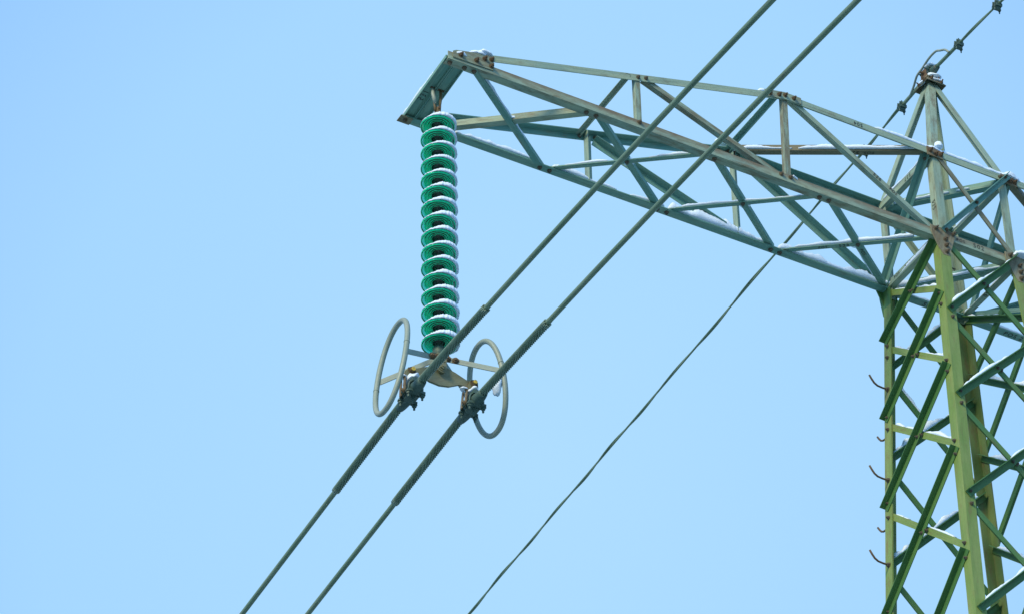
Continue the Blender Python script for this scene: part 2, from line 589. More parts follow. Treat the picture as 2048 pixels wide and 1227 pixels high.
def chord(P, Q, u, w, a, t, m_, rust, bolts=(), name='crossarm_chord'):
    m = MB()
    m.angle(P, Q, u, w, a, t=t)
    for b, n, *r in bolts:
        m.bolt(b, n, *(r or (0.0155, 0.013)))
    return m.build(name, [m_, BOLT], tower, rust)


nodes = [-3.32, -2.21, -1.11]
ab = []
for xx in [-4.605, -4.474, -4.388] + [v for x in nodes for v in (x - 0.045, x + 0.045)] + [T - x - s for x in nodes for s in (0.045, -0.045)]:
    ab.append((V((xx, 0.039, -0.001)), -Z))
for xx in (-2.893, -1.547, -1.458, T + 1.46, T + 1.55):
    ab.append((V((xx, -0.001, 0.055)), -Y))
A = chord((-LT, 0, 0), (RX, 0, 0), Z, Y, 0.078, 0.009, GALV, 0.44, ab)
A['edge_rust'] = 0.85
bb = []
for xx in [-4.605] + [v for x in nodes for v in (x - 0.045, x + 0.045)] + [T - x - s for x in nodes for s in (0.045, -0.045)]:
    bb.append((V((xx, W - 0.039, -0.001)), -Z))
B = chord((-LT + 0.03, W, 0), (RX, W, 0), Z, -Y, 0.078, 0.009, GALV_SHADE, 0.12, bb)

HT = 0.10


def topz(x):                          # height of the top chord's heel at x
    xr = -x if x <= 0 else max(0.0, x - T)
    if x > 0 and x < T:
        xr = 0
    return H if xr <= K else H - (H - HT) * (xr - K) / (4.60 - K)


def kinked(y, inw, m_, rust, bolts):
    for (x0, x1) in ((-4.245, -K), (-K + 0.02, T + K - 0.02), (T + K, T + 4.2)):
        m = MB()
        z0, z1 = topz(x0), topz(x1)
        m.angle((x0, y, z0), (x1, y, z1), -Z, inw, 0.066, t=0.007)
        for xx, n, yo in bolts:
            if x0 <= xx <= x1:
                m.bolt((xx, y + yo, topz(xx) - 0.034), n, 0.014, 0.012)
        m.build('crossarm_chord', [m_, BOLT], tower, rust)


kinked(0, Y, GALV, 0.22, [(-2.885, -Y, -0.001), (-2.81, -Y, -0.001), (T + 2.88, -Y, -0.001), (T + 2.8, -Y, -0.001), (T - 0.1, -Y, -0.001)])
kinked(W, -Y, GALV_SHADE, 0.1, [(-2.96, -Y, -0.008), (-2.885, -Y, -0.008), (-2.81, -Y, -0.008)])

# splice plates at the kinks of the top chords
for sgn in (0, 1):
    for y, s in ((0, -1), (W, -1)):
        m = MB()
        pts = [(-K - 0.20, 0, H - 0.055 - 0.055), (-K - 0.20, 0, H - 0.055 + 0.018), (-K, 0, H + 0.010), (-K + 0.16, 0, H + 0.010), (-K + 0.16, 0, H - 0.062), (-K, 0, H - 0.068)]
        if sgn:
            pts = [(T - p[0], p[1], p[2]) for p in pts]
        yy = -0.001 if y == 0 else W - 0.008
        m.prism([V((p[0], yy, p[2])) for p in pts], V((0, -0.007, 0)))
        for k, dx in enumerate((-0.06, 0.0, 0.085, -0.15)):
            xx = -K + dx
            xx = T - xx if sgn else xx
            m.bolt((xx, yy - 0.007, topz(xx) - 0.028), -Y, 0.0155, 0.016, 1, 0.006)
        m.build('splice_plate', [GALV if y == 0 else GALV_SHADE, RUSTB], tower, 0.5)


def member(name, P, Q, u, w, a, m_, rust, b=None, t=0.006, bolts=()):
    m = MB()
    m.angle(P, Q, u, w, a, b, t)
    for bo in bolts:
        m.bolt(*bo)
    return m.build(name, [m_, BOLT], tower, rust)


OUT = 0.0015
brace = {}
for sgn in (0, 1):                    # left arm, then the mirrored right arm
    def mx(p):
        p = V(p)
        return V((T - p.x, p.y, p.z)) if sgn else p

    def mv(p):
        p = V(p)
        return V((-p.x, p.y, p.z)) if sgn else p
    key = lambda k: k + ('' if sgn == 0 else '_r')
    # near face posts and diagonals (bolted behind the chords' upright legs)
    zt = topz(-2.885) - 0.02
    brace[key('np1')] = member('crossarm_post', mx((-2.91, 0.009, 0.02)), mx((-2.91, 0.009, zt)), mv(X), Y, 0.048, GALV, 0.45)
    brace[key('np2')] = member('crossarm_post', mx((-1.495, 0.009, 0.02)), mx((-1.468, 0.009, H - 0.02)), mv(X), Y, 0.05, GALV, 0.65)
    brace[key('nd1')] = member('crossarm_diagonal', mx((-2.83, 0.016, zt)), mx((-1.53, 0.016, 0.03)), mv((0.3, 0, 1)), Y, 0.048, GALV, 0.6)
    brace[key('nd2')] = member('crossarm_diagonal', mx((-1.40, 0.016, H - 0.03)), mx((-0.02, 0.016, 0.05)), mv((0.3, 0, 1)), Y, 0.048, GALV, 0.3)
    # far face
    yf = W - 0.010
    brace[key('fp1')] = member('crossarm_post', mx((-2.92, yf, 0.02)), mx((-2.92, yf, zt)), mv(X), -Y, 0.065, GALV, 0.2)
    brace[key('fp2')] = member('crossarm_post', mx((-1.49, yf, 0.02)), mx((-1.49, yf, H - 0.03)), mv(X), -Y, 0.065, GALV, 0.2)
    brace[key('fd1')] = member('crossarm_diagonal', mx((-2.83, yf - 0.007, zt - 0.03)), mx((-1.60, yf - 0.007, 0.085)), mv((-0.3, 0, -1)), -Y, 0.065, GALV_SHADE, 0.15)
    brace[key('fd2')] = member('crossarm_diagonal', mx((-1.40, yf - 0.007, H - 0.05)), mx((-0.10, yf - 0.007, 0.085)), mv((-0.3, 0, -1)), -Y, 0.065, GALV_SHADE, 0.1)
    # bottom plane: crossing bars in four bays
    xs = [-4.38] + nodes + [-0.02]
    for i in range(4):
        x0, x1 = xs[i], xs[i + 1]
        a0, b0 = V((x0 + (0.045 if i else 0.0), 0.040, 0)), V((x0 + 0.045, W - 0.045, 0))
        a1, b1 = V((x1 - 0.045, 0.045, 0)), V((x1 - 0.045, W - 0.040, 0))
        if i == 3:
            a1 = V((-0.01, 0.03, 0)); b1 = V((0.0, W - 0.03, 0))
        d = (b1 - a0).normalized()
        perp = V((-d.y, d.x, 0))
        brace[key('ab%d' % i)] = member('crossarm_diagonal', mx(a0 + Z * (0.0185 if i else -0.002) - perp * 0.025 - d * 0.03), mx(b1 + Z * (0.0185 if i else -0.002) - perp * 0.025 + d * 0.03), mv(perp), Z, 0.05, GALV_SHADE, 0.08)
        d = (a1 - b0).normalized()
        perp = V((d.y, -d.x, 0))
        if perp.y < 0:
            perp = -perp
        L0 = (b0 - a1).length
        cut = 0.045
        if i == 0:
            bar = member('crossarm_diagonal', mx(b0 + Z * 0.012 - d * 0.02), mx(a1 + Z * 0.012 + d * 0.02), mv(perp), Z, 0.06, GALV, 0.35)
        else:
            bar = member('crossarm_diagonal', mx(b0 + Z * 0.0105 + perp * 0.022 - d * 0.03), mx(a1 + Z * 0.0105 + perp * 0.022 + d * 0.03), mv(-perp), Z, 0.045, GALV_SHADE, 0.1,
                         bolts=[(mx((b0 + a1) / 2 + Z * 0.0095), -Z, 0.014, 0.012)])
        brace[key('ba%d' % i)] = bar
    # top plane: cross bars and the diagonal of the last bay
    zc = topz(-2.96)
    member('crossarm_strut', mx((-2.955, 0.0, zc - 0.012)), mx((-2.955, W, zc - 0.012)), mv(-X), -Z, 0.042, GALV, 0.35, 0.030)
    member('crossarm_strut', mx((-1.50, 0.0, H - 0.02)), mx((-1.50, W, H - 0.02)), mv(-X), -Z, 0.05, GALV_SHADE, 0.1, 0.035)
    dd = (V((-0.03, 0.0, 0)) - V((-1.42, W - 0.06, 0))).normalized()
    pn = V((dd.y, -dd.x, 0))
    if pn.y < 0:
        pn = -pn
    brace[key('top')] = member('crossarm_diagonal', mx((-1.42, W - 0.09, H - 0.035)), mx((-0.05, 0.02, H - 0.035)), mv(pn), Z, 0.06, GALV, 1.05)

# ---- tower head: posts, cross bars and diagonals between the arm's levels
IN = 0.02


def hp(cx, cy, z):
    f = max(0.0, z / H)
    return V((IN * f if cx == 0 else T - IN * f, 0.004 if cy == 0 else W - 0.004, z))


APZ = 2.24
posts = {}
for cx in (0, 1):
    for cy in (0, 1):
        sx, sy = 1 - 2 * cx, 1 - 2 * cy
        m = MB()
        P = hp(cx, cy, -0.05) + V((0.02 * sx, 0.010 * sy, 0)); Q = hp(cx, cy, H) + V((0.012 * sx, 0.009 * sy, 0))
        m.angle(P, Q, X * sx, Y * sy, 0.082, t=0.009)
        posts[(cx, cy)] = m.build('head_post', [GALV, BOLT], tower, 0.38 if (cx, cy) == (0, 0) else 0.3)
        m = MB()
        R_ = V((T / 2 - 0.035 * sx, W / 2 - 0.035 * sy, APZ))
        m.angle(Q + Z * 0.005, R_, X * sx, Y * sy, 0.07, t=0.007)
        m.build('peak_leg', [GALV, BOLT], tower, 0.42 if cy == 0 and cx == 0 else 0.25)

# near and far panels of the head: X bracing
for cy, s in ((0, -1), (1, 1)):
    y = 0 if cy == 0 else W
    n = V((0, s, 0))
    m = face_brace((T - 0.03, y + s * 0.012, H - 0.02), (0.05, y + s * 0.012, 0.09), n, True, 0.05, ext=0.02)
    m.bolt(V((0.42, y + s * 0.016, 0.525)), n, 0.015, 0.013)
    m.bolt(V((0.065, y + s * 0.016, 0.085)), n, 0.016, 0.015)
    m.build('head_diagonal', [GALV_SHADE, RUSTB], tower, 0.15)
    m = face_brace((0.09, y, H - 0.06), (T - 0.03, y, 0.06), n, False, 0.045, legt=0.0, ext=0.02)
    m.build('head_diagonal', [GALV, BOLT], tower, 0.75 if cy == 0 else 0.3)
# side panels: top and bottom bars and one diagonal each
for cx, s in ((0, -1), (1, 1)):
    x = 0 if cx == 0 else T
    tx = x - s * 0.02
    brace['top%d' % cx] = member('head_bar', (tx + s * 0.004, 0.03, H - 0.075), (tx + s * 0.004, W - 0.02, H - 0.075), Z, V((-s, 0, 0)), 0.06, GALV, 0.3, 0.055)
    brace['bot%d' % cx] = member('head_bar', (x + s * 0.002, 0.02, 0.012), (x + s * 0.002, W - 0.03, 0.012), Z, V((-s, 0, 0)), 0.062, GALV, 0.2, 0.06)
    m = face_brace((tx + s * 0.012, 0.05, H - 0.06), (x + s * 0.012, W - 0.05, 0.03), V((s, 0, 0)), True, 0.06, ext=0.03)
    m.bolt(V((tx + s * 0.016, 0.065, H - 0.075)), V((s, 0, 0)), 0.016, 0.013)
    m.build('head_diagonal', [GALV_SHADE, BOLT], tower, 0.1)
# plan diagonals (near right to far left) at both levels, and the chord-to-chord bars of the right side
for z, r in ((H - 0.06, 0.08), (0.02, 0.08)):
    d = (V((0.05, W - 0.06, 0)) - V((T - 0.04, 0.03, 0))).normalized()
    pn = V((d.y, -d.x, 0))
    if pn.y < 0:
        pn = -pn
    member('head_plan_diagonal', V((T - 0.04, 0.03, z)), V((0.06, W - 0.07, z)), pn, Z, 0.062, GALV_SHADE, r)

# ---- gusset plates
def plate(pts, y, th, m_, bolts, n, rust=0.7, name='gusset_plate', bm_=RUSTB, shank=0.0):
    m = MB()
    m.prism([V((p[0], y, p[1])) for p in pts], V((0, th if n.y < 0 else -th, 0)))
    for q in bolts:
        m.bolt(V((q[0], y, q[1])), n, 0.0165, 0.017, 1, shank)
    return m.build(name, [m_, bm_], tower, rust)


GP = [(-0.083, 0.098), (0.033, 0.100), (0.159, 0.085), (0.149, 0.024), (0.081, -0.186), (0.017, -0.190), (-0.021, -0.119), (-0.079, 0.026)]
GB = [(-0.036, 0.070), (0.135, 0.066), (0.052, -0.016), (0.055, -0.081), (0.054, -0.150)]
for mxr in (0, 1):
    f = (lambda p: (T - p[0], p[1])) if mxr else (lambda p: p)
    g2 = [(p[0] + T - 0.07, p[1]) for p in GP] if mxr else GP
    b2 = [(p[0] + T - 0.07, p[1]) for p in GB] if mxr else GB
    plate(g2, -0.012, 0.010, RUSTY, b2, -Y, 0.5 if not mxr else 0.35, bm_=BOLT, shank=0.01)
    plate([f(p) for p in GP], W + 0.012, 0.010, GALV_SHADE if mxr else GREEN, [f(p) for p in GB], Y, 0.2)
# side gussets of the far legs (lying in the side faces, green)
for cx, s in ((0, -1), (1, 1)):
    m = MB()
    x = (0 if cx == 0 else T) + s * 0.001
    m.prism([V((x, W - 0.005, 0.0)), V((x, W + 0.06, -0.02)), V((x, W + 0.028, -0.24)), V((x, W - 0.09, -0.24)), V((x, W - 0.10, 0.0))], V((-s * -0.008, 0, 0)))
    m.build('gusset_plate', [GREEN], tower, 0.2)
# gusset of the arm tip
TG = [(-4.60, 0.088), (-4.573, 0.108), (-4.408, 0.150), (-4.231, 0.185), (-4.239, 0.032), (-4.574, 0.024), (-4.60, 0.024)]
TB = [(-4.532, 0.068), (-4.391, 0.072), (-4.316, 0.122), (-4.255, 0.136), (-4.257, 0.066)]
plate(TG, -0.009, 0.008, GALV, TB, -Y, 0.62, shank=0.006)
plate(TG, W + 0.009, 0.008, GALV, TB, Y, 0.3)
# gusset of the top chord at the tower, near face
for x0 in (0.0, T - 0.06):
    plate([(x0 - 0.03, H + 0.008), (x0 + 0.13, H - 0.004), (x0 + 0.13, H - 0.085), (x0 - 0.03, H - 0.085)], -0.008, 0.007, RUSTY,
          [(x0 + 0.0, H - 0.035), (x0 + 0.055, H - 0.055), (x0 + 0.105, H - 0.045)], -Y, 0.8, shank=0.012)

# ---- tip beam: two channels side by side, hollow side down
for xc in (-4.590, -4.490, T + 4.490, T + 4.590):
    m = MB()
    hw, t, dp = 0.047, 0.007, 0.030
    poly = [(-hw, 0), (-hw + t, 0), (-hw + t, dp - t), (hw - t, dp - t), (hw - t, 0), (hw, 0), (hw, dp), (-hw, dp)]
    sk = 0.016 if xc < 0 else -0.016
    m.profile((xc - sk, 0.012, 0.0105), (xc + sk, W - 0.012, 0.0105), X, Z, poly)
    for yb in (0.04, W - 0.04):
        m.bolt((xc - 0.01, yb, 0.033), -Z, 0.015, 0.01)
    tb = m.build('tip_beam', [GALV_SHADE, BOLT], tower, 0.12)
    if xc < -4.5:
        text('531', tb, (xc - 0.004, 0.51, 0.0335), (0.0, -1, 0), (1, 0, 0), 0.052, -Z)
m = MB()                              # end plate of the tip on the far side
m.box((-4.60, W - 0.035, -0.004), (X, Y, Z), (0.055, 0.040, 0.003))
m.bolt((-4.60, W - 0.04, -0.007), -Z, 0.014, 0.01)
m.build('tip_plate', [RUSTY, RUSTB], tower, 0.6)

# ---- cap of the peak: folded rusty plates with studs, bracket for the earth wire
cx_, cy_ = T / 2, W / 2
m = MB()
for (dx, dy) in ((-1, 0), (1, 0), (0, -1), (0, 1)):
    d = V((dx, dy, 0)); s = V((-dy, dx, 0))
    c = V((cx_, cy_, APZ))
    p = [c + d * 0.045 + s * 0.062 + Z * 0.008, c + d * 0.045 - s * 0.062 + Z * 0.008, c + d * 0.098 - s * 0.098 - Z * 0.075, c + d * 0.098 + s * 0.098 - Z * 0.075]
    m.prism(p, d * 0.006 + Z * 0.004)
    for a, bz in ((0.035, -0.02), (-0.04, -0.035), (0.055, -0.055)):
        m.bolt(c + d * (0.060 - bz * 0.62) + s * a + Z * bz, d * 0.8 + Z * 0.6, 0.013, 0.014, 1, 0.010)
m.box((cx_, cy_, APZ + 0.016), (X, Y, Z), (0.066, 0.066, 0.006))
m.build('peak_cap', [RUSTY, RUSTB], tower, 0.5)
for s in (-1, 1):
    m = MB()
    m.box((cx_ + s * 0.035 - 0.015, cy_, APZ + 0.075), (X, Y, Z), (0.005, 0.045, 0.055))
    if s < 0:
        m.bolt((cx_ - 0.055, cy_, APZ + 0.09), -X, 0.014, 0.016, 0, 0.01)
    m.build('peak_bracket', [RUSTB], tower, 0.7)

# ---- stencilled marks on the steel (bars carry their position numbers)
nf = -Y
dn = (V((-0.02, 0, 0.05)) - V((-1.40, 0, H - 0.03))).normalized()
pu = V((-dn.z, 0, dn.x))
pc = V((-1.40, 0.0145, H - 0.03)) + pu * 0.024
text('526', brace['nd2'], pc + dn * 0.98, dn, pu, 0.036, nf)
text('POS', brace['nd2'], pc + dn * 1.16, dn, pu, 0.03, nf)


def bar_text(key, a, b, frac, body, h, n, upv, off, name='stencil_lettering', flip=False):
    a, b = V(a), V(b)
    d = (b - a).normalized()
    text(body, brace[key], a + (b - a) * frac + V(off), -d if flip else d, -V(upv) if flip else V(upv), h, n)


b0_, a1_ = V((-1.065, W - 0.045, 0)), V((-0.01, 0.03, 0))
d_ = (a1_ - b0_).normalized(); pp_ = V((d_.y, -d_.x, 0)); pp_ = pp_ if pp_.y > 0 else -pp_
text('533', brace['ba3'], b0_ + (a1_ - b0_) * 0.41 + Z * 0.010, d_, -pp_, 0.036, -Z)
text('POS.', brace['ba3'], b0_ + (a1_ - b0_) * 0.28 + Z * 0.010, d_, -pp_, 0.027, -Z)
text('POS', brace['ab3'], V((-0.44, 0.485, 0.018)), V((1.06, 0.76, 0)), V((0.76, -1.06, 0)), 0.03, -Z)
text('532', brace['bot0'], (-0.0025, 0.46, 0.043), (0, -1, 0), Z, 0.038, -X)
text('POS.', brace['bot0'], (-0.0025, 0.62, 0.043), (0, -1, 0), Z, 0.028, -X)
text('537', brace['top0'], (0.0155, 0.36, H - 0.045), (0, 1, 0), -Z, 0.038, -X)
dq = (V((-0.05, 0.02, 0)) - V((-1.42, W - 0.09, 0))).normalized(); pq = V((dq.y, -dq.x, 0)); pq = pq if pq.y > 0 else -pq
for body, s, h in (('POS.', 0.70, 0.03), ('536', 0.62, 0.038)):
    text(body, brace['top'], V((-1.42, W - 0.09, H - 0.0355)) + dq * (s * 1.55) + pq * 0.03, -dq, pq, h, -Z)
text('502', B, (0.43, W - 0.039, -0.0005), X, -Y, 0.05, -Z)
text('502', A, (0.40, -0.0005, 0.042), X, Z, 0.045, -Y)
text('POS', A, (0.22, -0.0005, 0.042), X, Z, 0.03, -Y)
text('POS 210', B, (T + 0.52, W - 0.039, -0.0005), X, -Y, 0.045, -Z)
text('210', posts[(0, 1)], (0.018, W - 0.055, 0.30), Z, -Y, 0.042, -X)
text('525', posts[(0, 0)], (0.024, 0.055, 0.40), -Z, -Y, 0.042, -X)
text('534', posts[(1, 1)], (T - 0.065, W - 0.0235, 0.50), Z, -X, 0.045, -Y)
text('504', [o for o in tower.children if o.name.startswith('crossarm_chord')][3], (-0.72, -0.0005, H - 0.034), -X, -Z, 0.036, -Y)
text('01', brace['bot1'], (T - 0.03, 0.45, 0.0115), (0, -1, 0), (-1, 0, 0), 0.04, -Z)

# ================================================================= insulator string
SX, SY, SZ0, SP = -4.5253, 0.3954, -0.3713, 0.146
string = empty('insulator_string', (SX, SY, -2.95), label='hanging string of sixteen green glass insulator discs with snow, below the arm tip', category='insulator')
# shackle between the two channels of the tip beam
m = MB()
for s in (-1, 1):
    pts = [V((SX + s * 0.030, SY, 0.03)), V((SX + s * 0.032, SY, -0.05)), V((SX + s * 0.022, SY, -0.13)), V((SX + s * 0.018, SY, -0.20))]
    m.tube(pts, 0.012, 10)
m.tube([V((SX - 0.06, SY, 0.035)), V((SX + 0.06, SY, 0.035))], 0.012, 10, 1)
m.tube([V((SX, SY - 0.045, -0.19)), V((SX, SY + 0.045, -0.19))], 0.011, 10, 1)
m.box((SX, SY, -0.235), (X, Y, Z), (0.012, 0.028, 0.06))
m.build('hanging_shackle', [YOKEM, RUSTB], string, 0.8)
m = MB()
m.tube([V((SX - 0.05, SY - 0.02, 0.0)), V((SX - 0.055, SY - 0.03, -0.06)), V((SX - 0.045, SY - 0.035, -0.12)), V((SX - 0.03, SY - 0.02, -0.15))], [0.010, 0.016, 0.017, 0.008], 10)
m.build('shackle_key', [RINGM], string, 0.1)

SHELL = [(0.030, 0.004), (0.052, 0.000), (0.060, -0.006), (0.085, -0.014), (0.108, -0.024), (0.124, -0.036), (0.1330, -0.049), (0.1350, -0.056),
         (0.1345, -0.0615), (0.1320, -0.064), (0.1295, -0.063), (0.1255, -0.056), (0.1220, -0.052), (0.1120, -0.047), (0.1010, -0.043),
         (0.0985, -0.050), (0.0955, -0.052), (0.0925, -0.050), (0.0890, -0.041), (0.0820, -0.038), (0.0755, -0.037),
         (0.0730, -0.046), (0.0695, -0.048), (0.0665, -0.046), (0.0630, -0.036), (0.0580, -0.034), (0.0545, -0.033),
         (0.0520, -0.042), (0.0490, -0.043), (0.0460, -0.040), (0.0420, -0.026), (0.0300, -0.014)]
CAP = [(0.012, 0.072), (0.034, 0.070), (0.040, 0.062), (0.042, 0.040), (0.047, 0.026), (0.054, 0.014), (0.056, 0.002), (0.050, -0.003)]
PIN = [(0.040, -0.010), (0.038, -0.016), (0.026, -0.019), (0.014, -0.022), (0.012, -0.050), (0.012, -0.066), (0.018, -0.070), (0.018, -0.076)]
ZONE = lambda i: 2 if i in (10, 14, 20, 26, 28, 29, 30) else (1 if 4 <= i <= 5 or 11 <= i <= 12 else 0)  # rim groove, rib walls and centre take the painted-shade glass
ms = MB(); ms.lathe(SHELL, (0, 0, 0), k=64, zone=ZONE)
mc = MB(); mc.lathe(CAP, (0, 0, 0), k=24)
mp = MB(); mp.lathe(PIN, (0, 0, 0), k=24)
disc0 = ms.build('insulator_disc', [GLASS, GSKIRT, GSHADE], string, 0)
cap0 = mc.build('disc_cap', [CLAMPM], disc0, 0.2)
pin0 = mp.build('disc_pin', [CLAMPM], disc0, 0.4)
coff, poff = wpos[cap0.name] - wpos[disc0.name], wpos[pin0.name] - wpos[disc0.name]
doff = wpos[disc0.name] - V((0, 0, GZ))          # centroid of the shell relative to the disc's own origin
for i in range(16):
    z = SZ0 - i * SP + 0.060
    d = disc0 if i == 0 else disc0.copy()
    if i:
        scene.collection.objects.link(d)
    d.parent = string
    base = V((SX, SY, z + GZ)) + doff
    d.location = base - wpos[string.name]
    d.rotation_euler = (0, 0, random.random() * 6.28)
    wpos[d.name] = base
    for src, off in ((cap0, coff), (pin0, poff)):
        c = src if i == 0 else src.copy()
        if i:
            scene.collection.objects.link(c)
        c.parent = d
        c.location = off

# yoke and the parts hanging off the last pin
YK = [(-4.818, -2.920), (-4.803, -2.900), (-4.743, -2.872), (-4.623, -2.806), (-4.53, -2.775), (-4.462, -2.763), (-4.392, -2.780), (-4.301, -2.815), (-4.230, -2.815), (-4.222, -2.871),
      (-4.262, -2.892), (-4.292, -2.881), (-4.330, -2.876), (-4.362, -2.882), (-4.443, -2.928), (-4.524, -2.946), (-4.609, -2.938), (-4.650, -2.922), (-4.713, -2.921), (-4.748, -2.945), (-4.783, -2.962), (-4.818, -2.966)]
m = MB()
m.prism([V((x, SY - 0.010, z)) for x, z in YK], V((0, 0.020, 0)))
yo = m.build('yoke_plate', [YOKEM, RUSTB], string, 0.35)
m = MB()
m.box((SX + 0.003, SY, -2.705), (X, Y, Z), (0.040, 0.045, 0.035))
for s in (-1, 1):
    poly = [V((SX + 0.003 + 0.040 * math.cos(a), SY + s * 0.026, -2.800 + 0.045 * math.sin(a))) for a in [math.pi + math.pi * k / 10 for k in range(11)]]
    poly += [V((SX + 0.036, SY + s * 0.026, -2.690)), V((SX - 0.030, SY + s * 0.026, -2.690))]
    m.prism(poly, V((0, s * 0.016, 0)))
m.bolt((SX + 0.003, SY - 0.044, -2.800), -Y, 0.024, 0.016, 0)
m.tube([V((SX, SY, -2.62)), V((SX, SY, -2.70))], 0.035, 16)
m.build('clevis', [YOKEM], string, 0.15)
m = MB()
m.lathe([(0.03, 0.05), (0.048, 0.04), (0.050, 0.0), (0.045, -0.05), (0.03, -0.055)], (SX, SY, -2.635), k=20)
m.build('socket_cap', [CLAMPM], string, 0.2)


def ring(c, e1, e2, armx):
    c, e1, e2 = V(c), V(e1), V(e2)
    pts = []
    for k in range(72):
        t = 2 * math.pi * k / 72
        ct, st = math.cos(t), math.sin(t)
        q = 2 / 2.15
        pts.append(c + e1 * math.copysign(abs(ct) ** q, ct) + e2 * math.copysign(abs(st) ** q, st))
    m = MB()
    m.tube(pts, 0.0215, 16, 0, True)
    for k in (16, 52):                      # weld collars
        d = (pts[(k + 1) % 72] - pts[k - 1]).normalized()
        m.tube([pts[k] - d * 0.004, pts[k] + d * 0.004], 0.0235, 16, 0)
    r = m.build('grading_ring', [RINGM], string, 0.05)
    for s in (-1, 1):
        P = V(armx) + V((0, s * 0.03, 0)); Q = c + e2 * (s * 0.985)
        d = (Q - P).normalized()
        w = d.cross(Z).normalized()
        m = MB()
        m.profile(P - d * 0.03, Q - d * 0.012, Z, w, [(-0.022, 0), (0.022, 0), (0.022, 0.008), (-0.022, 0.008)])
        n = -w if w.y > 0 else w
        if s < 0:
            for q_ in (0.0, 0.062):
                m.bolt(P + d * (q_ - 0.012) + n * 0.009, n, 0.021, 0.014, 1)
        m.build('support_arm', [RINGM, RUSTB], r, 0.1)
    return r


ring((-4.928, 0.395, -2.916), (-0.056, 0, -0.43), (0, 0.225, 0), (-4.585, 0.395, -2.715))
ring((-4.112, 0.395, -2.821), (0.070, 0, -0.39), (0.0, 0.238, 0.0), (-4.456, 0.395, -2.700))

# ================================================================= conductors, clamps, earth wire
TH = -0.05
CD = V((-math.sin(TH), math.cos(TH), 0))


def wire_pt(c0, s, sn, sf, kn, kf):
    c0 = V(c0)
    lim = 16.0
    if s < 0:
        a = max(s, -lim)
        z = -sn * a + kn * a * a
        if s < -lim:
            z += (-sn + 2 * kn * a) * (s - a) + 0.00035 * (s - a) ** 2
    else:
        a = min(s, lim)
        z = sf * a + kf * a * a
        if s > lim:
            z += (sf + 2 * kf * a) * (s - a) + 0.00035 * (s - a) ** 2
    return c0 + CD * s + Z * z


COND = dict(sn=-0.0954, sf=-0.0002, kn=-0.0047, kf=-0.0004)
EARTH = dict(sn=-0.1031, sf=0.0138, kn=-0.0004, kf=-0.0004)


def srange(a, b, st):
    n = int(round((b - a) / st))
    return [a + (b - a) * i / n for i in range(n + 1)]


